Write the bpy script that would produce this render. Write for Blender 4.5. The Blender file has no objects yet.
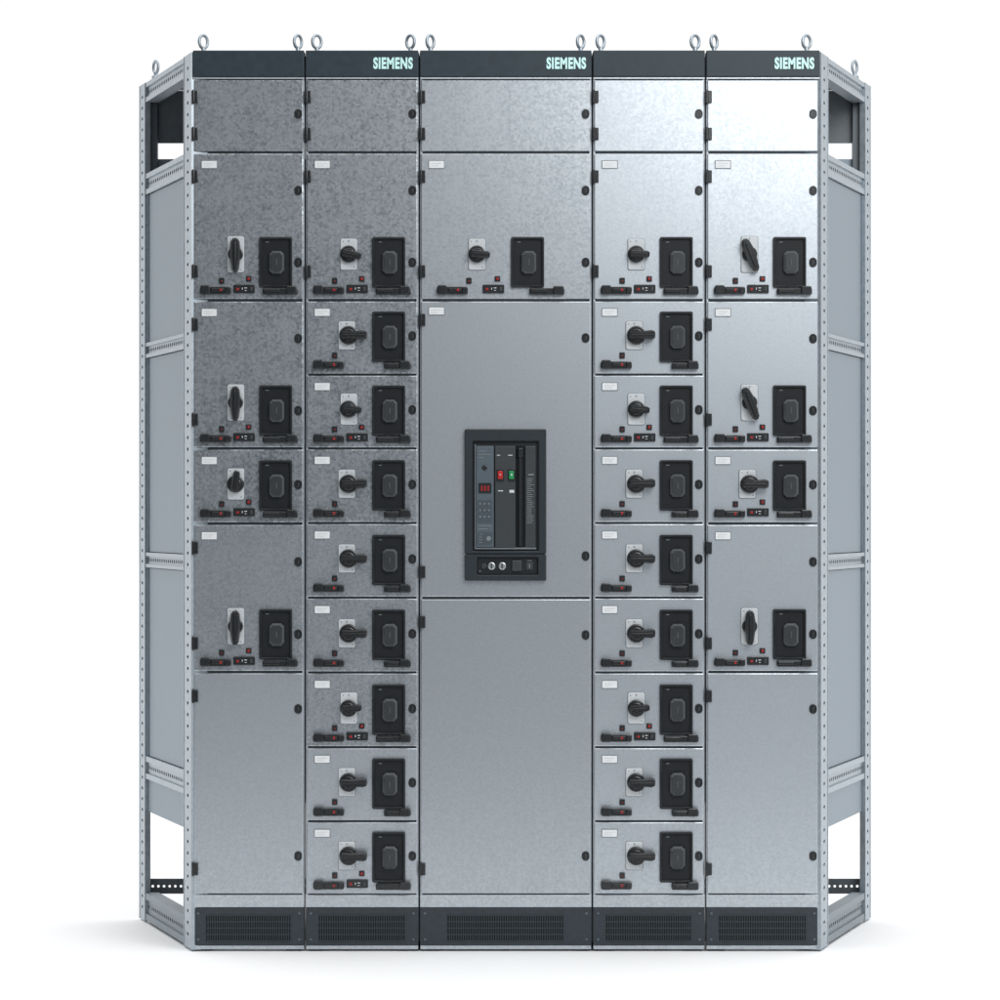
import bpy, bmesh, math, random
from mathutils import Vector, Matrix
random.seed(4)
S = 0.00245                      # metres per drawing unit on the front plane
C = bpy.context.scene.collection
def X(px): return (px-500)*S
def Z(py): return (950-py)*S
EYE = Z(515); DIST = 7.5; DEPTH = 0.6

# ------------------------------------------------------------------ materials
def mat(name, col, rough=0.5, metal=0.0, var=0.06, bump=0.0, nscale=60, spec=0.5):
    m = bpy.data.materials.new(name); m.use_nodes = True
    nt = m.node_tree; b = nt.nodes['Principled BSDF']
    g = nt.nodes.new('ShaderNodeNewGeometry')
    n = nt.nodes.new('ShaderNodeTexNoise'); n.inputs['Scale'].default_value = nscale; n.inputs['Detail'].default_value = 3
    nt.links.new(g.outputs['Position'], n.inputs['Vector'])
    r = nt.nodes.new('ShaderNodeValToRGB')
    r.color_ramp.elements[0].position = .3; r.color_ramp.elements[1].position = .7
    r.color_ramp.elements[0].color = [c*(1-var) for c in col]+[1]
    r.color_ramp.elements[1].color = [min(1, c*(1+var)) for c in col]+[1]
    nt.links.new(n.outputs['Fac'], r.inputs['Fac']); nt.links.new(r.outputs['Color'], b.inputs['Base Color'])
    mr = nt.nodes.new('ShaderNodeMapRange'); mr.inputs['To Min'].default_value = rough-.06; mr.inputs['To Max'].default_value = rough+.06
    nt.links.new(n.outputs['Fac'], mr.inputs['Value']); nt.links.new(mr.outputs['Result'], b.inputs['Roughness'])
    b.inputs['Metallic'].default_value = metal; b.inputs['Specular IOR Level'].default_value = spec
    if bump:
        bp = nt.nodes.new('ShaderNodeBump'); bp.inputs['Strength'].default_value = bump; bp.inputs['Distance'].default_value = .001
        nt.links.new(n.outputs['Fac'], bp.inputs['Height']); nt.links.new(bp.outputs['Normal'], b.inputs['Normal'])
    return m

def galv(name, lo, hi, r0, r1, bump, cloud=.2, scale=1.0):
    m = bpy.data.materials.new(name); m.use_nodes = True
    nt = m.node_tree; b = nt.nodes['Principled BSDF']; L = nt.links.new
    g = nt.nodes.new('ShaderNodeNewGeometry')
    v = nt.nodes.new('ShaderNodeTexVoronoi'); v.inputs['Scale'].default_value = 230*scale
    n1 = nt.nodes.new('ShaderNodeTexNoise'); n1.inputs['Scale'].default_value = 150*scale; n1.inputs['Detail'].default_value = 5; n1.inputs['Roughness'].default_value = .7
    n2 = nt.nodes.new('ShaderNodeTexNoise'); n2.inputs['Scale'].default_value = 11; n2.inputs['Detail'].default_value = 5
    n3 = nt.nodes.new('ShaderNodeTexNoise'); n3.inputs['Scale'].default_value = 1; n3.inputs['Detail'].default_value = 3
    mp = nt.nodes.new('ShaderNodeMapping'); mp.inputs['Scale'].default_value = (70,70,3.5)   # rolling direction of the sheet
    L(g.outputs['Position'], mp.inputs['Vector']); L(mp.outputs['Vector'], n3.inputs['Vector'])
    for t in (v, n1, n2): L(g.outputs['Position'], t.inputs['Vector'])
    sp = nt.nodes.new('ShaderNodeSeparateColor'); L(v.outputs['Color'], sp.inputs['Color'])
    def math_(op, a, bb):
        q = nt.nodes.new('ShaderNodeMath'); q.operation = op
        for i, w in enumerate((a, bb)):
            if isinstance(w, (int, float)): q.inputs[i].default_value = w
            else: L(w, q.inputs[i])
        return q.outputs[0]
    s = math_('ADD', math_('MULTIPLY', sp.outputs[0], .28), math_('MULTIPLY', n1.outputs['Fac'], .54))
    s = math_('ADD', s, math_('MULTIPLY', n2.outputs['Fac'], cloud))
    s2 = math_('ADD', s, math_('MULTIPLY', n3.outputs['Fac'], .18))
    mid = .41+.5*cloud+.09
    ra = nt.nodes.new('ShaderNodeValToRGB'); L(s2, ra.inputs['Fac'])
    e = ra.color_ramp.elements; e[0].position = mid-.19; e[1].position = mid+.21
    e[0].color = list(lo)+[1]; e[1].color = list(hi)+[1]
    L(ra.outputs['Color'], b.inputs['Base Color'])
    mr = nt.nodes.new('ShaderNodeMapRange'); L(s2, mr.inputs['Value'])
    mr.inputs['From Min'].default_value = mid-.2; mr.inputs['From Max'].default_value = mid+.24
    mr.inputs['To Min'].default_value = r1; mr.inputs['To Max'].default_value = r0
    L(mr.outputs['Result'], b.inputs['Roughness'])
    b.inputs['Metallic'].default_value = .95
    bp = nt.nodes.new('ShaderNodeBump'); bp.inputs['Strength'].default_value = bump; bp.inputs['Distance'].default_value = .0005
    L(s, bp.inputs['Height']); L(bp.outputs['Normal'], b.inputs['Normal'])
    return m
M = {}
M['galvL'] = galv('galvanised_spangled_shaded', (.20,.223,.243), (.59,.63,.66), .29, .50, .28, .28, .72)  # zinc flecks, with the left side's shade put into the base colour
M['galvL2'] = galv('galvanised_spangled_half_shaded', (.29,.32,.347), (.57,.61,.64), .32, .49, .20, .20, .80)  # same zinc, less of that shade in the colour for lower rows
M['galvL3'] = galv('galvanised_plain_bounce_lit', (.44,.48,.515), (.56,.605,.645), .36, .47, .08, .12, .95)  # same zinc, floor bounce painted in as a paler base colour
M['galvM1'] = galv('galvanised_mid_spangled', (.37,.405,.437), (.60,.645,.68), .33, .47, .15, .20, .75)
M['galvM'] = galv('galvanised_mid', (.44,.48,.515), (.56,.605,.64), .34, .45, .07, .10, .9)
M['galvR'] = galv('galvanised_smooth_lit', (.49,.535,.575), (.60,.645,.685), .34, .46, .07, .10, .85)  # same zinc, the lit right side's brightness put into the colour
M['frame'] = galv('frame_zinc', (.48,.52,.555), (.60,.645,.68), .45, .56, .08)
M['sidepanel'] = mat('side_panel_paint', (.205,.255,.30), .40, .45, .05, .05, 40)
M['siderail'] = mat('rail_zinc', (.39,.44,.48), .42, .8, .10, .08, 80)
M['baserail'] = mat('base_rail_zinc', (.24,.28,.31), .48, .6, .08, .08, 80)
M['railback'] = mat('rail_hole_shade', (.060,.074,.086), .5, .3, .08)  # dark backing strip, painted shade so the perforations read dark
M['carcass'] = mat('carcass_zinc_shaded', (.13,.15,.165), .5, .4, .08)  # zinc darkened in its colour so the door gaps read as shade
M['innerplate'] = mat('inner_plate_grey', (.22,.245,.265), .6, 0, .08)
M['header'] = mat('header_paint', (.026,.041,.052), .45, 0, .1, .05, 50, .35)
M['plinth'] = mat('plinth_paint', (.030,.039,.047), .48, 0, .1, .06, 70, .35)
M['ventbar'] = mat('vent_bar', (.027,.035,.042), .48, 0, .1, 0, 70, .35)
M['ventdark'] = mat('vent_gap', (.007,.009,.011), .7, 0, .1, 0, 60, .2)
M['dark'] = mat('dark_void', (.008,.009,.010), .7, 0, .1, 0, 60, .2)
M['black'] = mat('black_plastic', (.013,.015,.017), .26, 0, .15, .03, 200, .55)
M['bezel'] = mat('bezel_plastic', (.013,.016,.019), .38, 0, .15, .04, 200, .45)
M['recess'] = mat('recess_plastic', (.011,.013,.016), .5, 0, .15, .04, 200, .3)
M['grey'] = mat('dark_grey_plastic', (.040,.046,.050), .38, 0, .1, .04, 200, .45)
M['cover'] = mat('drive_cover_plastic', (.030,.034,.037), .34, 0, .1, .02, 200, .5)
M['coverrim'] = mat('drive_cover_lit_rim', (.070,.078,.083), .34, 0, .1, .02, 200, .5)
M['surround'] = mat('breaker_surround', (.022,.029,.035), .36, 0, .1, .04, 200, .45)
M['trip'] = mat('trip_unit_face', (.085,.110,.130), .34, 0, .08, .02, 200, .45)
M['keypad'] = mat('keypad_face', (.060,.078,.093), .36, 0, .08, .02, 200, .45)
M['outline'] = mat('breaker_rim', (.20,.225,.245), .35, .4, .06, 0, 100)
M['plate'] = mat('switch_plate_grey', (.60,.635,.655), .42, .05, .03, .02, 120)
M['label'] = mat('label_white', (.76,.78,.79), .5, 0, .03)
M['labeledge'] = mat('label_edge', (.20,.225,.24), .5, 0, .03)
M['screw'] = mat('plate_screw', (.25,.27,.28), .4, .5, .05)
M['red'] = mat('red_lens', (.32,.012,.012), .35, 0, .1)
M['darkred'] = mat('dark_red_lens', (.15,.010,.010), .4, 0, .1)
M['redbtn'] = mat('red_button', (.46,.014,.013), .4, 0, .05)
M['display'] = mat('red_display_segments', (.26,.012,.012), .4, 0, .05)
M['green'] = mat('green_button', (.008,.26,.07), .4, 0, .05)
M['print'] = mat('grey_print', (.185,.205,.215), .5, 0, .03)
M['letter'] = mat('header_lettering', (.60,.92,.89), .45, 0, .03)
M['steel'] = mat('brushed_cap', (.50,.53,.54), .32, .85, .05)
M['floor'] = mat('white_floor', (.845,.85,.855), .7, 0, .006, 0, 3, .1)

# ------------------------------------------------------------------ mesh builder (drawing units, z up, d out of the front)
def rrpts(cx, cz, w, h, r, n=5):
    r = max(1e-4, min(r, w/2-1e-4, h/2-1e-4)); p = []
    for (sx, sz, a0) in ((1,1,0), (-1,1,90), (-1,-1,180), (1,-1,270)):
        for k in range(n+1):
            a = math.radians(a0+90*k/n)
            p.append((cx+sx*(w/2-r)+r*math.cos(a), cz+sz*(h/2-r)+r*math.sin(a)))
    return p
class MB:
    def __init__(s): s.bm = bmesh.new(); s.mi = 0
    def loop(s, pts, d): return [s.bm.verts.new((x*S, -d*S, z*S)) for x, z in pts]
    def face(s, vs):
        try:
            f = s.bm.faces.new(vs); f.material_index = s.mi; return f
        except ValueError: pass
    def bridge(s, a, b):
        n = len(a)
        for i in range(n): s.face((a[i], a[(i+1)%n], b[(i+1)%n], b[i]))
    def rr(s, cx, cz, w, h, r, d0, d1, bev=.6, n=5):
        bev = min(bev, w*.3, h*.3, abs(d1-d0)*.6)
        a = s.loop(rrpts(cx,cz,w,h,r,n), d0); b = s.loop(rrpts(cx,cz,w,h,r,n), d1-bev)
        c = s.loop(rrpts(cx,cz,w-.6*bev,h-.6*bev,max(.02,r-.3*bev),n), d1-.3*bev)
        e = s.loop(rrpts(cx,cz,w-2*bev,h-2*bev,max(.02,r-bev),n), d1)
        s.bridge(a,b); s.bridge(b,c); s.bridge(c,e); s.face(e); s.face(a[::-1])
    def rect(s, x0, x1, z0, z1, r, d0, d1, bev=.6, n=3):
        s.rr((x0+x1)/2, (z0+z1)/2, x1-x0, z1-z0, r, d0, d1, bev, n)
    def cyl(s, cx, cz, r, d0, d1, bev=.6): s.rr(cx, cz, 2*r, 2*r, r, d0, d1, bev, 7)
    def ring(s, cx, cz, w, h, wi, hi, r, ri, d0, d1, bev=.6, n=5, icx=None, icz=None):
        icx = cx if icx is None else icx; icz = cz if icz is None else icz
        a = s.loop(rrpts(cx,cz,w,h,r,n), d0); b = s.loop(rrpts(cx,cz,w,h,r,n), d1-bev)
        e = s.loop(rrpts(cx,cz,w-2*bev,h-2*bev,max(.02,r-bev),n), d1)
        f = s.loop(rrpts(icx,icz,wi+2*bev,hi+2*bev,ri+bev,n), d1); g = s.loop(rrpts(icx,icz,wi,hi,ri,n), d1-bev)
        h_ = s.loop(rrpts(icx,icz,wi,hi,ri,n), d0)
        for p, q in ((a,b),(b,e),(e,f),(f,g),(g,h_),(h_,a)): s.bridge(p,q)
    def poly(s, pts, d0, d1, bev=.6):
        def ins(k):
            o = []; n = len(pts)
            for i in range(n):
                p0, p1, p2 = Vector(pts[i-1]), Vector(pts[i]), Vector(pts[(i+1)%n])
                u = (p1-p0).normalized(); v = (p2-p1).normalized()
                nn = Vector((-u.y-v.y, u.x+v.x)); nn.normalize(); o.append(tuple(p1+nn*k))
            return o
        a = s.loop(pts,d0); b = s.loop(pts,d1-bev); c = s.loop(ins(bev),d1)
        s.bridge(a,b); s.bridge(b,c); s.face(c); s.face(a[::-1])
    def mesh(s, name, mats, ang=35):
        bmesh.ops.recalc_face_normals(s.bm, faces=s.bm.faces)
        me = bpy.data.meshes.new(name); s.bm.to_mesh(me); s.bm.free()
        for k in mats: me.materials.append(M[k])
        for p in me.polygons: p.use_smooth = True
        me.set_sharp_from_angle(angle=math.radians(ang))
        for p in me.polygons:                                   # every face looking straight out stays truly flat
            if len(p.vertices) > 4 or abs(p.normal.y) > .995: p.use_smooth = False
        return me
WP = {}
def put(name, me, parent, loc, roty=0):
    o = bpy.data.objects.new(name, me); C.objects.link(o)
    w = Vector(loc); WP[o.name] = w
    if parent is not None:
        o.parent = parent; o.location = w - WP[parent.name]
    else: o.location = w
    o.rotation_euler.y = roty
    return o
def thing(name, loc, label, cat, group=None):
    o = bpy.data.objects.new(name, None); C.objects.link(o); o.location = loc; WP[o.name] = Vector(loc)
    o.empty_display_size = .1
    o['label'] = label; o['category'] = cat
    if group: o['group'] = group
    return o
cache = {}
def cached(key, fn):
    if key not in cache: cache[key] = fn()
    return cache[key]
def simple(name, key, build, mats, ang=35):
    def f():
        b = MB(); build(b); return b.mesh(name, mats, ang)
    return cached(key, f)

# ------------------------------------------------------------------ small repeated pieces
def hinge(parent, px, py):
    def b(m):
        m.rect(-2.8,2.8,-6.2,6.2,.8,-2,2.6,.7); m.rect(-3.4,-.6,-7,7,1.2,-2,3.6,.9)
    put('hinge', simple('hinge','hinge',b,['black']), parent, (X(px),0,Z(py)))
def lock(parent, px, py):
    def b(m):
        m.ring(0,0,7.6,9.6,4.6,6.2,3.8,2.3,-.5,1.5,.4)
        m.rr(0,0,5.4,7,2.6,-.5,.9,.3); m.mi = 1; m.rr(.4,0,1.4,4.4,.6,.2,1.3,.2)
    put('lock', simple('lock','lock',b,['black','grey']), parent, (X(px),0,Z(py)))
def label_plate(parent, px, py):
    def b(m):
        m.rr(0,0,16.4,8.6,.8,-.5,.7,.25); m.mi = 1; m.rr(0,0,14.8,7.0,.5,.3,1.0,.1)
        m.mi = 2; m.rect(-5.5,4.5,.6,1.3,.1,.8,1.12,.02); m.rect(-5.5,2.0,-1.6,-.9,.1,.8,1.12,.02)
    put('label_plate', simple('label_plate','lab',b,['labeledge','label','plate']), parent, (X(px),0,Z(py)))
def knob_mesh(kind):
    def b(m):
        if kind == 'v':
            m.cyl(0,0,7.6,1,5.5,1)
            m.poly([(-3.4,-16),(-1.6,-18.4),(1.6,-18.4),(3.4,-16),(5.0,-4),(5.0,6),(4.0,13),(2,15.5),(-2,15.5),(-4.0,13),(-5.0,6),(-5.0,-4)],3,12,1.8)
            m.rr(0,-1.5,2.6,27,1.2,8,13,.8)
        elif kind == 'c':
            m.cyl(0,0,8.6,1,6,1.2); m.cyl(0,0,6.2,4,8,1.2)
            m.poly([(-6,-3.8),(10.5,-3.4),(13,-2.2),(13,2.2),(10.5,3.4),(-6,3.8),(-7.5,0)],4,12,1.6)
            m.rr(2.5,0,15,1.4,.6,9,12.8,.4)
        else:
            m.cyl(0,0,9.4,1,6,1.2); m.cyl(0,0,6.6,4,8,1.2)
            m.poly([(-7,-4),(4,-3.6),(15,-4.6),(18,-3.4),(18.6,-1.6),(18.6,1.6),(18,3.4),(15,4.6),(4,3.6),(-7,4),(-8.4,0)],4,13,1.8)
            m.rr(5,0,22,1.4,.6,9,13.8,.4)
    return simple('rotary_knob','knob'+kind,b,['black'])
def plate_mesh(kind):
    h = 36 if kind == 'v' else (31 if kind == 'c' else 28)
    def b(m):
        m.mi = 2; m.rr(0,0,17.6,h+1,2.2,-.5,.5,.2); m.mi = 0
        m.rr(0,0,16.4,h,2.0,-.5,1.6,.5)
        m.mi = 1
        for (x,z) in ((-5.6,h/2-2.6),(5.6,-h/2+2.6)): m.cyl(x,z,.6,.5,1.9,.2)
        m.rect(-.6,.6,h/2-3.2,h/2-1.4,.2,.5,1.8,.1)
    return simple('switch_plate','plate'+kind,b,['plate','screw','labeledge'])
def b_bezel(m):
    m.ring(0,0,33,50.5,28.6,46,1.8,1.2,-.5,4.0,.7); m.mi = 2; m.rr(0,0,29,46.5,1,-.5,1.4,.2)
    m.mi = 1; m.rr(-8.5,20.2,3.2,.8,.2,.6,1.7,.1)
def octo(w, h, c, dz=-.3):
    w, h = w/2, h/2
    return [(x,z+dz) for x,z in [(w,-h+c),(w,h-c),(w-c,h),(-w+c,h),(-w,h-c),(-w,-h+c),(-w+c,-h),(w-c,-h)]]
def b_cover(m):
    m.mi = 1; m.poly(octo(14.8,22.6,3.2),.2,6.6,2.0)                 # chamfered block, edge highlight painted pale on its cut faces
    m.mi = 0; m.poly(octo(11.0,18.8,2.4),5.5,7.0,.25)
    m.mi = 1; m.rr(0,-.3,1.2,6.0,.3,6.2,7.4,.2)
def b_lefthandle(m):
    m.rr(0,-.3,31,7.4,1.8,-.5,5,.7); m.rr(-10,.4,9.5,9.0,1.6,-.5,7.5,1.0); m.rr(2.5,0,13,3.6,.8,2,6.4,.6)
    m.rr(12.5,-.2,5,6.2,1.0,2,6.8,.6)
def b_righthandle(w):
    def f(m):
        m.rr(0,-.6,w,6.4,1.6,-.5,6,.8); m.rr(w/2-6,.4,10.5,8.4,1.6,-.5,8,1.1); m.rr(-w/2+9,-.3,w*.45,3.4,.8,2,7.4,.6)
    return f
def b_status(m):
    m.rr(0,0,21.5,8.6,1.0,-.5,2.4,.6)
    m.mi = 1; m.rr(-6.4,-.3,2.8,2.4,.5,1,2.8,.3)
    m.mi = 2; m.rr(1.6,.9,2.8,.8,.2,1,2.7,.15); m.rr(1.6,-1.6,2.0,.6,.2,1,2.7,.15); m.rr(-1.8,.2,.8,2.2,.2,1,2.7,.15)
    m.mi = 3; m.rr(7.2,-.2,3.0,4.2,.8,1,3.4,.5)
def b_lamp(m):
    m.rr(0,0,5.6,5.6,.9,-.5,1.6,.4); m.mi = 1; m.cyl(0,0,1.5,1,2.8,.5)
def b_pilot(m):
    m.rr(0,0,5.4,6.2,.9,-.5,2.0,.5); m.mi = 1; m.rr(0,-.6,2.0,1.8,.5,1,2.6,.4)

def door(name, parent, x0, x1, top, bot, mk, d1=0):
    w, h = x1-x0, bot-top
    b = MB(); b.rr(0,0,w*1.0,h,.9,-9,d1,.9,2)
    return put(name, b.mesh(name,[mk]), parent, (X((x0+x1)/2),0,Z((top+bot)/2)))

def unit(cab, x0, w, top, bot, mk, knob, status, ang=0, off=None):
    tall = bot-top > 100
    o = dict(h=22, sw=42, bz=82, st=50.5, l2=55, l1=28)
    if off: o.update(off)
    u = door('drawer_unit', cab, x0, x0+w, top, bot+.7, mk)
    label_plate(u, x0+15.5, top+11)
    yb = bot-36; ys = yb-(8 if tall else 1.5)
    P = lambda px, py: (X(px),0,Z(py))
    put('switch_plate', plate_mesh(knob), u, P(x0+o['sw']-(2 if knob=='h' else 0),ys))
    put('rotary_knob', knob_mesh(knob), u, P(x0+o['sw'],ys), math.radians(ang))
    put('drive_bezel', simple('drive_bezel','bez',b_bezel,['bezel','print','recess']), u, P(x0+o['bz'],yb))
    put('drive_cover', simple('drive_cover','cov',b_cover,['cover','coverrim'],12), u, P(x0+o['bz']+1.2,yb))
    put('pull_handle', simple('pull_handle','lh',b_lefthandle,['black']), u, P(x0+o['h'],bot-8.0))
    def b_ind(m): m.cyl(0,0,1.4,5,7.2,.4)
    put('position_indicator', simple('position_indicator','ind',b_ind,['red']), u, P(x0+o['h']+5.5,bot-8.0))
    rw = 35 if status else 27
    rx = (x0+o['bz']+22.2-rw/2) if not off else x0+126
    put('pull_handle', simple('pull_handle','rh%d'%rw,b_righthandle(rw),['black']), u, P(rx,bot-7.4))
    put('pilot_lamp', simple('pilot_lamp','pil',b_pilot,['black','darkred']), u, P(x0+o['l1'],bot-17.6))
    if status:
        put('status_module', simple('status_module','sta',b_status,['black','red','plate','grey']), u, P(x0+o['st'],bot-9.4))
        put('pilot_lamp', simple('pilot_lamp','lam',b_lamp,['black','red']), u, P(x0+o['l2'],bot-19.5))
    lx = x0+w-5
    if tall:
        lock(u, lx, top+37); lock(u, lx, bot-36); hinge(u, x0+1.6, top+23); hinge(u, x0+1.6, bot-27)
    else: lock(u, lx, yb-1)
    return u

# ------------------------------------------------------------------ lifting eyes
def eye_mesh():
    bm = bmesh.new(); R, r, n, k = 5.2*S, 1.6*S, 28, 10; zc = 11.0*S
    vs = [[bm.verts.new(((R+r*math.cos(2*math.pi*j/k))*math.cos(2*math.pi*i/n), r*math.sin(2*math.pi*j/k), zc+(R*1.25+r*math.cos(2*math.pi*j/k))*math.sin(2*math.pi*i/n))) for j in range(k)] for i in range(n)]
    for i in range(n):
        for j in range(k): bm.faces.new((vs[i][j], vs[(i+1)%n][j], vs[(i+1)%n][(j+1)%k], vs[i][(j+1)%k]))
    prof = [(0,-2),(4.4,-2),(4.4,1.2),(3.8,1.8),(2.4,2.2),(2.1,5.0),(0,5.0)]
    rings = [[bm.verts.new((max(q,.01)*S*math.cos(2*math.pi*i/16), max(q,.01)*S*math.sin(2*math.pi*i/16), z*S)) for i in range(16)] for q, z in prof]
    for a, b in zip(rings, rings[1:]):
        for i in range(16): bm.faces.new((a[i], a[(i+1)%16], b[(i+1)%16], b[i]))
    bmesh.ops.recalc_face_normals(bm, faces=bm.faces)
    me = bpy.data.meshes.new('lifting_eye'); bm.to_mesh(me); bm.free(); me.materials.append(M['siderail'])
    for p in me.polygons: p.use_smooth = True
    me.set_sharp_from_angle(angle=math.radians(45))
    return me
EYEM = eye_mesh()
def lifting_eye(cab, x, y, rz):
    o = put('lifting_eye', EYEM, cab, (x, y, Z(51)+.001)); o.rotation_euler.z = math.radians(rz)

# ------------------------------------------------------------------ header, plinth, carcass
def lettering(parent, text, px0, px1, py0, py1):
    cu = bpy.data.curves.new('lettering_curve','FONT'); cu.body = text; cu.size = 1; cu.offset = .046; cu.extrude = .01; cu.space_character = 1.12
    t = bpy.data.objects.new('tmp_text', cu); C.objects.link(t)
    dg = bpy.context.evaluated_depsgraph_get(); me = bpy.data.meshes.new_from_object(t.evaluated_get(dg)); me.name = 'lettering'
    bpy.data.objects.remove(t)
    xs = [v.co.x for v in me.vertices]; ys = [v.co.y for v in me.vertices]
    w, h = (px1-px0)*S, (py1-py0)*S
    for v in me.vertices:
        x = (v.co.x-min(xs))/(max(xs)-min(xs))*w - w/2; z = (v.co.y-min(ys))/(max(ys)-min(ys))*h - h/2; y = -v.co.z*.06
        v.co = (x,y,z)
    me.materials.clear(); me.materials.append(M['letter'])
    put('lettering', me, parent, (X((px0+px1)/2), -2.0*S-.0006, Z((py0+py1)/2)))

def header(cab, a, b, text):
    m = MB(); w = b-a
    m.rect(-w/2+.5, w/2-.5, -12.6, 13.6, .6, -14, 2, .7)
    h = put('header_panel', m.mesh('header_panel',['header']), cab, (X((a+b)/2),0,Z(64.2)))
    m = MB(); m.rect(-w/2+.6, w/2-.6, -.9, .9, .2, -9, 1, .3)
    put('trim_strip', m.mesh('trim_strip',['frame']), h, (X((a+b)/2),0,Z(78.2)))
    if text: lettering(h, text, b-45.5, b-6, 57.6, 69.4)

def plinth(cab, a, b):
    w = b-a
    m = MB(); m.rect(-w/2+.6, w/2-.6, -19, 19, .6, -12, -1, .7)
    p = put('plinth', m.mesh('plinth',['plinth']), cab, (X((a+b)/2),0,Z(926.6)))
    m = MB(); gw = w-(27 if w < 130 else 56); h = 25.5
    m.rr(0,0,gw,h,.6,-1.4,-.75,.1,2)
    m.mi = 1
    n = int(gw/2.3); pit = gw/n
    for r in range(4):
        zc = -h/2+h*(r+.5)/4
        for i in range(n):
            xc = -gw/2+pit*(i+.5)
            m.rr(xc+pit*.3, zc, pit*.50, h/4-1.0, .1, -1.2, -.35, .1, 1)
    for r in range(5): m.rr(0, -h/2+h*r/4, gw+1, 1.1, .1, -1.2, -.3, .1, 1)
    put('vent_grille', m.mesh('vent_grille',['ventdark','ventbar']), p, (X((a+b)/2),0,Z(928.2)))
    m = MB()
    for sx in (-1,1):
        for sz in (-1,1): m.cyl(sx*(w/2-5.5), sz*13, 1.3, -1.5, -.2, .4)
    put('screw_set', m.mesh('screw_set',['trip']), p, (X((a+b)/2),0,Z(926.6)))
    for sx in (-1,1):
        m = MB(); m.rect(-8,8,-.6,1.4,.3,-16,-3.2,.3); put('foot', m.mesh('foot',['plinth']), p, (X((a+b)/2)+sx*(w/2-11)*S,0,Z(950.6)))
    m = MB(); m.rect(-w/2+.8, w/2-.8, -1.9, 1.8, .3, -16, -1.6, .3)
    put('base_rail', m.mesh('base_rail',['frame']), cab, (X((a+b)/2),0,Z(947.6)))

def carcass(cab, a, b, deep):
    m = MB(); w = b-a
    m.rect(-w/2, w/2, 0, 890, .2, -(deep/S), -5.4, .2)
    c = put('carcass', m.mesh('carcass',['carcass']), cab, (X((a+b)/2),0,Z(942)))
    for s in (-1,1):
        m = MB(); m.rect(-1.0,1.0,0,816,.2,-6,-1.6,.3)
        put('upright', m.mesh('upright',['frame']), c, (X((a+b)/2)+s*(w/2-1.7)*S,0,Z(895)))
    m = MB(); m.rect(-w/2+.5,w/2-.5,-6.2,6.2,.3,-6,-.8,.6)
    put('bottom_rail', m.mesh('bottom_rail',['frame']), c, (X((a+b)/2),0,Z(901.2)))

# ------------------------------------------------------------------ side framework of the two end cabinets
XF = {-1: X(191.6), 1: X(820.6)}
RB = (DIST+DEPTH)/DIST
XB = {-1: X(139.5)*RB, 1: X(870.5)*RB}
class SB:
    """builder in the slanted side plane: u along the depth, z up, w outward"""
    def __init__(s, sg, org):
        s.bm = bmesh.new(); s.mi = 0; s.org = Vector(org)
        s.F = Vector((XF[sg],0,0)); B = Vector((XB[sg],DEPTH,0)); s.L = (B-s.F).length
        s.U = (B-s.F)/s.L; s.N = Vector((sg*abs(s.U.y), -abs(s.U.x), 0))
    def v(s, u, z, w): return s.bm.verts.new(s.F+s.U*u+s.N*w+Vector((0,0,z))-s.org)
    def box(s, u0,u1,z0,z1,w0,w1):
        q = [s.v(u,z,w) for u in (u0,u1) for z in (z0,z1) for w in (w0,w1)]
        for f in ((0,1,3,2),(4,6,7,5),(0,4,5,1),(2,3,7,6),(0,2,6,4),(1,5,7,3)):
            k = s.bm.faces.new([q[i] for i in f]); k.material_index = s.mi
    def cell(s, u0,u1,z0,z1,w,r,ru=None):
        ru = ru or r; cu, cz = (u0+u1)/2, (z0+z1)/2
        o = [(u1,cz),(u1,z1),(cu,z1),(u0,z1),(u0,cz),(u0,z0),(cu,z0),(u1,z0)]
        i = [(cu+ru*math.cos(k*math.pi/4), cz+r*math.sin(k*math.pi/4)) for k in range(8)]
        a = [s.v(u,z,w) for u,z in o]; b = [s.v(u,z,w) for u,z in i]; c = [s.v(u,z,w-.002) for u,z in i]
        for k in range(8):
            for p, q in ((a,b),(b,c)):
                f = s.bm.faces.new((p[k],p[(k+1)%8],q[(k+1)%8],q[k])); f.material_index = s.mi
    def perf_z(s, u0,u1,z0,z1,w,pitch,r,ru=None):
        n = max(1, round((z1-z0)/pitch))
        for k in range(n): s.cell(u0,u1,z0+(z1-z0)*k/n,z0+(z1-z0)*(k+1)/n,w,r,ru)
    def perf_u(s, u0,u1,z0,z1,w,pitch,r,ru=None):
        n = max(1, round((u1-u0)/pitch))
        for k in range(n): s.cell(u0+(u1-u0)*k/n,u0+(u1-u0)*(k+1)/n,z0,z1,w,r,ru)
    def done(s, name, mats, parent):
        bmesh.ops.remove_doubles(s.bm, verts=s.bm.verts, dist=1e-6)
        bmesh.ops.recalc_face_normals(s.bm, faces=s.bm.faces)
        me = bpy.data.meshes.new(name); s.bm.to_mesh(me); s.bm.free()
        for k in mats: me.materials.append(M[k])
        return put(name, me, parent, tuple(s.org))
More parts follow.
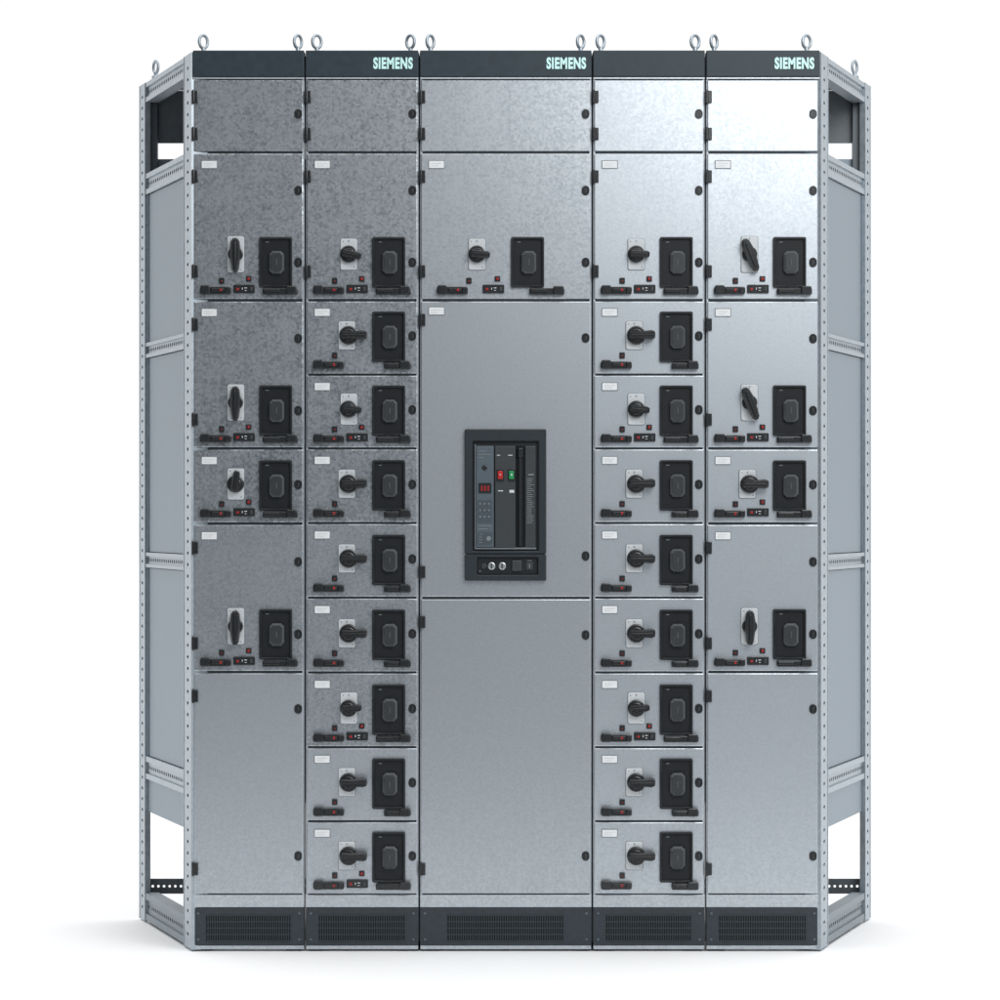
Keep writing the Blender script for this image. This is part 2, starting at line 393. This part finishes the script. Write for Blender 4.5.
def side_frame(cab, sg):
    zt = Z(52); org = WP[cab.name]
    new = lambda: SB(sg, org)
    L = new().L
    PW, PR = .088, .074
    def post(u0, u1, deep):
        b = new()
        a0, a1 = u0+.004, u1-.004
        b.perf_z(a0, a1, .02, zt-.02, 0, .0285, .0045, .009)
        b.box(u0, u0+.004, .0, zt, -deep, .001); b.box(u1-.004, u1, .0, zt, -deep, .001)
        b.box(a0, a1, 0, .02, -.004, 0); b.box(a0, a1, zt-.02, zt, -.004, 0)
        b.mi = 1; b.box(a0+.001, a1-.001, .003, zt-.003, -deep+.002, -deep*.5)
        return b.done('corner_post', ['siderail','railback'], cab)
    post(0, PW, .04); post(L-PR, L, .014)
    u0, u1 = PW+.001, L-PR-.001
    def rail(name, z0, z1, mk_='siderail'):
        b = new(); h = z1-z0
        b.box(u0,u1,z0,z0+h*.24,-.035,-.001); b.box(u0,u1,z1-h*.24,z1,-.035,-.001)
        b.perf_u(u0,u1,z0+h*.24,z1-h*.24,-.007,.022,min(.0055,h*.17),.0065)
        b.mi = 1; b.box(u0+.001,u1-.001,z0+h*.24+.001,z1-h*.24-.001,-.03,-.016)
        return b.done(name, [mk_,'railback'], cab)
    rail('top_rail', zt-.052, zt-.001)
    rail('side_base_rail', .004, .075, 'baserail')
    bars = [(Z(172), Z(150)), (Z(347), Z(331)), (Z(571), Z(555)), (Z(797), Z(773))]
    for z0, z1 in bars: rail('cross_rail', z0, z1)
    spans = [(bars[0][0], bars[1][1]), (bars[1][0], bars[2][1]), (bars[2][0], bars[3][1]), (bars[3][0], Z(833))]
    for zt_, zb in spans:
        b = new(); g = .002
        b.box(u0+.002,u1-.002,zb+g,zt_-g,-.016,-.0075)
        if zt_-zb > .2:      # shallow folded edge along both sides of the sheet
            for (a0,a1,c0,c1) in ((u0+.002,u0+.014,zb+g,zt_-g),(u1-.014,u1-.002,zb+g,zt_-g)):
                b.box(a0,a1,c0,c1,-.0074,-.0045)
        b.done('side_panel', ['sidepanel'], cab)
    bm = bmesh.new()
    xi = X(305) if sg < 0 else X(706)
    t0, t1 = Z(57), Z(54.5)
    pts = [(xi,.03),(XF[sg]-sg*.01,.03),(XB[sg]-sg*.02,DEPTH-.01),(xi,DEPTH-.01)]
    lo = [bm.verts.new(Vector((x,y,t0))-org) for x,y in pts]; hi = [bm.verts.new(Vector((x,y,t1))-org) for x,y in pts]
    bm.faces.new(lo); bm.faces.new(hi)
    for i in range(4): bm.faces.new((lo[i],lo[(i+1)%4],hi[(i+1)%4],hi[i]))
    bmesh.ops.recalc_face_normals(bm, faces=bm.faces)
    me = bpy.data.meshes.new('roof_sheet'); bm.to_mesh(me); bm.free(); me.materials.append(M['innerplate']); put('roof_sheet', me, cab, tuple(org))
    def ybox(name, xa, xb, y0, y1, z0, z1, mk):
        bm = bmesh.new()
        bmesh.ops.create_cube(bm, size=1, matrix=Matrix.Translation(Vector(((xa+xb)/2,(y0+y1)/2,(z0+z1)/2))-org) @ Matrix.Diagonal((abs(xb-xa),y1-y0,z1-z0,1)))
        me = bpy.data.meshes.new(name); bm.to_mesh(me); bm.free(); me.materials.append(M[mk]); return put(name, me, cab, tuple(org))
    rz = lambda py: EYE+(515-py)*S*RB
    xo = XB[sg]-sg*.03
    ybox('rear_panel', xi, xo, DEPTH-.02, DEPTH-.012, rz(144), t0-.002, 'innerplate')
    ybox('rear_panel', xi, xo, DEPTH-.02, DEPTH-.012, Z(825), rz(160), 'sidepanel')
    ybox('rear_upright', xo, xo-sg*.022, DEPTH-.045, DEPTH-.022, Z(172), t0-.002, 'carcass')
    # perforated rear rail, seen against the light through the low opening
    def rear_rail(za, zb, n, y, r, mk_):
        bm = bmesh.new()
        xs = [xi+(xo-xi)*k/n for k in range(n+1)]
        for k in range(n):
            a, b = xs[k], xs[k+1]; cx = (a+b)/2; cz = (za+zb)/2
            o = [(b,cz),(b,zb),(cx,zb),(a,zb),(a,cz),(a,za),(cx,za),(b,za)]
            sgn = 1 if b > a else -1
            i = [(cx+sgn*r*math.cos(j*math.pi/4), cz+r*math.sin(j*math.pi/4)) for j in range(8)]
            A = [bm.verts.new(Vector((x,y,z))-org) for x,z in o]; B = [bm.verts.new(Vector((x,y,z))-org) for x,z in i]
            for j in range(8): bm.faces.new((A[j],A[(j+1)%8],B[(j+1)%8],B[j]))
        bmesh.ops.remove_doubles(bm, verts=bm.verts, dist=1e-6)
        me = bpy.data.meshes.new('rear_base_rail'); bm.to_mesh(me); bm.free(); me.materials.append(M[mk_]); put('rear_base_rail', me, cab, tuple(org))
    rear_rail(.066, .106, 30, DEPTH-.02, .0036, 'carcass')
    # rear corner lifting eye
    b = new(); p = b.F+b.U*(L*.76)-b.N*.012; b.bm.free()
    lifting_eye(cab, p.x, p.y, 55*sg)

# ------------------------------------------------------------------ the five cabinets
GR = 'row of switchgear cabinets standing side by side'
spec = [
 (192.6,304.7,None,'narrow spangled grey steel cabinet at the left end, four switch drawers above a blank door'),
 (305.3,418.9,'SIEMENS','narrow grey steel cabinet just left of the wide one, nine stacked switch drawers'),
 (419.5,592.0,'SIEMENS','wide middle steel cabinet with the large black circuit breaker in its door'),
 (592.6,705.2,None,'narrow cabinet right of the wide one, nine switch drawers under a plain dark header'),
 (705.8,820.0,'SIEMENS','narrow brightly lit steel cabinet at the right end, four switch drawers under a lettered header'),
]
eyes = [(202,297),(316,410),(430,581),(601,696),(715,808)]
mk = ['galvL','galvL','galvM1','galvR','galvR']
def sheet(i, bot):  # left doors: shade painted in the colour eases from upper rows down
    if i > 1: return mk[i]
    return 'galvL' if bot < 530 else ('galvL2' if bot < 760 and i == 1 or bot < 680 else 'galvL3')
dx = [193.8, 306.8, 421.0, 594.2, 707.4]
dw = [109.4, 110.6, 169.6, 109.6, 110.6]
cabs = []
for i, (a, b, txt, lab) in enumerate(spec):
    cab = thing('switchgear_cabinet', (X((a+b)/2), DEPTH/2, 0), lab, 'switchgear cabinet', GR)
    cabs.append(cab)
    carcass(cab, a, b, .03 if i in (0,4) else .58)
    header(cab, a, b, txt); plinth(cab, a, b)
    for ex in eyes[i]: lifting_eye(cab, X(ex), .035, random.choice((35,42,48,-40)))
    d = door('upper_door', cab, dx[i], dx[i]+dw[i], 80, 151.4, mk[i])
    hinge(d, dx[i]+1.6, 97); hinge(d, dx[i]+1.6, 134); lock(d, dx[i]+dw[i]-5, 114)
    if i in (0,4):
        tilt = 0 if i == 0 else -22
        kinds = [('v',tilt),('v',tilt),('c' if i==0 else 'h', -82 if i==0 else 0),('v',0)]
        for (t, bt), (k, ag) in zip(((153.6,298.4),(301.6,446.6),(449.6,521.6),(524.8,670.2)), kinds):
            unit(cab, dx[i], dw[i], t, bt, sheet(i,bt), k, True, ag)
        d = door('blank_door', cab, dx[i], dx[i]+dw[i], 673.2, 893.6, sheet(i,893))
        hinge(d, dx[i]+1.6, 696); hinge(d, dx[i]+1.6, 869); lock(d, dx[i]+dw[i]-5, 709); lock(d, dx[i]+dw[i]-5, 856)
        side_frame(cab, -1 if i == 0 else 1)
    elif i in (1,3):
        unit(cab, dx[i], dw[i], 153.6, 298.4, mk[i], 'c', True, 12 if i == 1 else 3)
        tops = [301.4,375.6,449.4,524.0,598.6,673.4,748.2,822.2]; bots = [373.0,446.8,521.4,596.0,670.8,745.6,819.6,893.0]
        for j in range(8):
            st = j in ((1,5,7) if i == 1 else (1,5))
            k = 'c' if j in (1,5) else 'h'
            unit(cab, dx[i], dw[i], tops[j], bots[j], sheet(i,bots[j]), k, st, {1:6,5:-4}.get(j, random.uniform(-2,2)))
    else:
        unit(cab, dx[i], dw[i], 153.6, 298.4, mk[i], 'c', True, 6, dict(h=31.5, sw=56, bz=106.6, st=72.5, l2=76.5, l1=48))
        bd = door('breaker_door', cab, dx[i], dx[i]+dw[i], 301.4, 596.8, 'galvM')
        label_plate(bd, dx[i]+15.5, 311)
        for y in (320,572): hinge(bd, dx[i]+1.6, y)
        for y in (338,556): lock(bd, dx[i]+dw[i]-5, y)
        ld = door('lower_door', cab, dx[i], dx[i]+dw[i], 599.2, 893.6, 'galvM')
        for y in (622,869): hinge(ld, dx[i]+1.6, y)
        for y in (635,856): lock(ld, dx[i]+dw[i]-5, y)

# ------------------------------------------------------------------ circuit breaker in the wide cabinet
cab = cabs[2]; BX, BY = 505.5, 505
def brk(name, mats, build, parent=None):
    m = MB(); build(m)
    return put(name, m.mesh(name, mats), parent, (X(BX),0,Z(BY)))
def R(m, x0,x1,y0,y1,r,d0,d1,bev=.3): m.rect(x0-BX, x1-BX, BY-y1, BY-y0, r, d0, d1, bev)
def f(m):
    m.ring(0, BY-491.5, 81.4, 124.6, 66, 110, 1.6, 1, -.5, 6, .9, icz=BY-496.0)
    m.ring(0, BY-567.4, 81.4, 26.6, 61, 17.6, 1.6, 1, -.5, 6, .9, icz=BY-566, icx=2)
    R(m,467,544,431,580,1,-.5,.8)
br = brk('circuit_breaker', ['surround'], f, cab)
def f(m):
    R(m,474.5,536.5,444,549.5,1,.5,3)
    m.mi = 1; R(m,494.8,515.4,446,547,.8,2,6,.8); R(m,525.0,535.6,446,547,.8,2,5.2,.8)
    m.mi = 2; R(m,515.6,524.8,446,547,.3,2.4,3.3,.1)
    m.mi = 3; R(m,474.7,475.9,444.6,549.2,.2,2,5.0,.2); R(m,476.0,536.2,547.6,549.2,.2,2,5.0,.2)
brk('breaker_body', ['bezel','grey','dark','outline'], f, br)
def f(m):
    R(m,476.2,493.8,446,547,1,2,6.2,.8)
    m.mi = 1; R(m,478.6,491.4,483,493.4,.6,5.5,6.6,.15)
    m.mi = 3; R(m,477.6,492.4,500,523,.6,5.5,6.5,.15); R(m,477.6,492.4,532,545,.6,5.5,6.5,.15)
    m.mi = 2
    for r in range(3):
        for c in range(3): R(m,479.2+c*4.4,481.0+c*4.4,503+r*6.5,504.6+r*6.5,.4,6,7,.3)
    R(m,478.5,491,525.4,526.1,.1,5.8,6.5,.1); R(m,478.5,488,528.6,529.3,.1,5.8,6.5,.1)
    for k, (a, b) in enumerate(((478.5,486),(478.5,490.5),(478.5,484.5))): R(m,a,b,451+k*3.2,451.7+k*3.2,.1,5.8,6.5,.1)
    for k in range(4): R(m,479,482.2,534+k*2.7,534.7+k*2.7,.1,6,6.8,.1)
    m.cyl(488.6-BX, BY-538.5, 2.4, 6, 7, .4)
    m.mi = 1; m.cyl(484.5-BX, BY-468, 2.6, 5.5, 6.8, .4)
brk('trip_unit', ['trip','black','print','keypad'], f, br)
def f(m):
    for k in range(3):
        x = 480.9+k*3.2
        R(m,x,x+2.0,485.8,491,.3,6,6.95,.1)
brk('red_display', ['display'], f, br)
brk('open_button', ['bezel','redbtn'], lambda m: (R(m,496.4,504.2,469.3,481.7,.8,3,6.6,.4), setattr(m,'mi',1), R(m,497.8,502.8,471,479.2,.8,3,8,.7)), br)
brk('close_button', ['bezel','green'], lambda m: (R(m,507.6,515.2,469.3,481.7,.8,3,6.6,.4), setattr(m,'mi',1), R(m,508.9,513.9,471,479.2,.8,3,8,.7)), br)
def f(m):
    for a,b,y0,y1 in ((499.6,501,474.2,475.2),(510.8,512.2,473.8,475.8)): R(m,a,b,y0,y1,.1,7.6,8.3,.1)
    R(m,498,503,490.4,491.4,.1,5.6,6.4,.1); R(m,509.4,514.2,490,492.8,.2,5.6,6.4,.1)
    R(m,497,500,455,455.8,.1,5.6,6.4,.1); R(m,508,512.5,455,455.8,.1,5.6,6.4,.1)
brk('button_marking', ['plate'], f, br)
brk('charging_lever', ['black'], lambda m: (R(m,518.6,522.0,452,546,.6,2,5,.6), R(m,517.8,523.0,448,457,1,2,7,1.0)), br)
def f(m):
    random.seed(9)
    R(m,528.0,533.6,474,475.4,.1,4.6,5.5,.1)
    y = 478.5
    while y < 524:
        R(m,526.8,526.8+random.uniform(4,7.6),y,y+.65,.1,4.6,5.5,.1); y += 2.0
brk('rating_print', ['print'], f, br)
brk('lower_panel', ['bezel'], lambda m: R(m,477.6,537.4,557.6,574.4,1,.5,2.2), br)
def f(m):
    m.cyl(484-BX, BY-566, 2.6, 1.5, 3.4,.5); m.rr(516.8-BX, BY-565.6, 10, 11, 1, 1.5, 4.6,1.0); m.rr(529.5-BX, BY-566, 7, 7.6, .8, 1.5, 3.2,.5)
brk('key_switch', ['grey'], f, br)
for cx in (491.6, 502.2):
    def f(m):
        m.cyl(cx-BX, BY-566, 3.9, 1.5, 4.4,.9); m.mi = 1; m.rr(cx-BX, BY-566, 1.3, 5.4, .4, 3, 5.0,.2)
    brk('selector_cap', ['steel','grey'], f, br)
def f(m):
    m.rr(480-BX, BY-571.2, 2, .8, .1, 1.8, 2.6,.1); m.rr(529.5-BX, BY-560.6, 5, .7, .1, 1.8, 2.6,.1)
    m.rr(529.5-BX, BY-566, 1, 4, .2, 2.5, 3.8,.1)
brk('panel_marking', ['print'], f, br)

# ------------------------------------------------------------------ floor, world, lamps, camera
bm = bmesh.new()
vs = [bm.verts.new(p) for p in ((-40,-1.6,0),(40,-1.6,0),(40,60,0),(-40,60,0))]; bm.faces.new(vs)
me = bpy.data.meshes.new('floor'); bm.to_mesh(me); bm.free(); me.materials.append(M['floor'])
fl = bpy.data.objects.new('floor', me); C.objects.link(fl); fl['kind'] = 'structure'; fl.location.z = -.004

w = bpy.data.worlds.new('World'); bpy.context.scene.world = w; w.use_nodes = True
nt = w.node_tree; bg = nt.nodes['Background']
tc = nt.nodes.new('ShaderNodeTexCoord'); sx = nt.nodes.new('ShaderNodeSeparateXYZ'); nt.links.new(tc.outputs['Generated'], sx.inputs[0])
def mrange(sock, a, b):
    mr = nt.nodes.new('ShaderNodeMapRange'); mr.interpolation_type = 'SMOOTHSTEP'
    mr.inputs['From Min'].default_value = a; mr.inputs['From Max'].default_value = b
    nt.links.new(sock, mr.inputs['Value']); return mr.outputs['Result']
def mixc(fac, A, B):
    mx = nt.nodes.new('ShaderNodeMix'); mx.data_type = 'RGBA'
    for k, v in (('A',A),('B',B)):
        if isinstance(v, tuple): mx.inputs[k].default_value = v
        else: nt.links.new(v, mx.inputs[k])
    nt.links.new(fac, mx.inputs['Factor']); return mx.outputs['Result']
front = mixc(mrange(sx.outputs['X'], -.32, .40), (.125,.135,.145,1), (.55,.57,.595,1))
c1 = mixc(mrange(sx.outputs['Y'], -.35, .4), front, (1.0,1.0,1.0,1))
c2 = mixc(mrange(sx.outputs['Z'], .5, .82), c1, (1.85,1.85,1.85,1))
nt.links.new(c2, bg.inputs['Color'])
bg.inputs['Strength'].default_value = 1.03

def area(name, loc, target, size, power, col=(1,1,1), sy=None):
    l = bpy.data.lights.new(name,'AREA'); l.energy = power; l.color = col; l.size = size
    if sy: l.shape = 'RECTANGLE'; l.size_y = sy
    o = bpy.data.objects.new(name, l); C.objects.link(o); o.location = loc
    o.rotation_euler = (Vector(target)-Vector(loc)).to_track_quat('-Z','Y').to_euler()
    return o
area('key_softbox', (2.3,-3.2,3.5), (.8,0,1.7), 1.8, 24)
area('near_softbox', (1.2,-2.4,3.0), (.55,0,1.95), 1.6, 32)

cd = bpy.data.cameras.new('camera'); cam = bpy.data.objects.new('camera', cd); C.objects.link(cam)
cam.location = (0,-DIST,EYE); cam.rotation_euler = (math.radians(90),0,0)
cd.sensor_width = 36; cd.lens = 36*DIST/(1000*S); cd.shift_y = .015; cd.clip_end = 300
sc = bpy.context.scene; sc.camera = cam
sc.view_settings.view_transform = 'Standard'; sc.view_settings.look = 'None'; sc.view_settings.exposure = 0
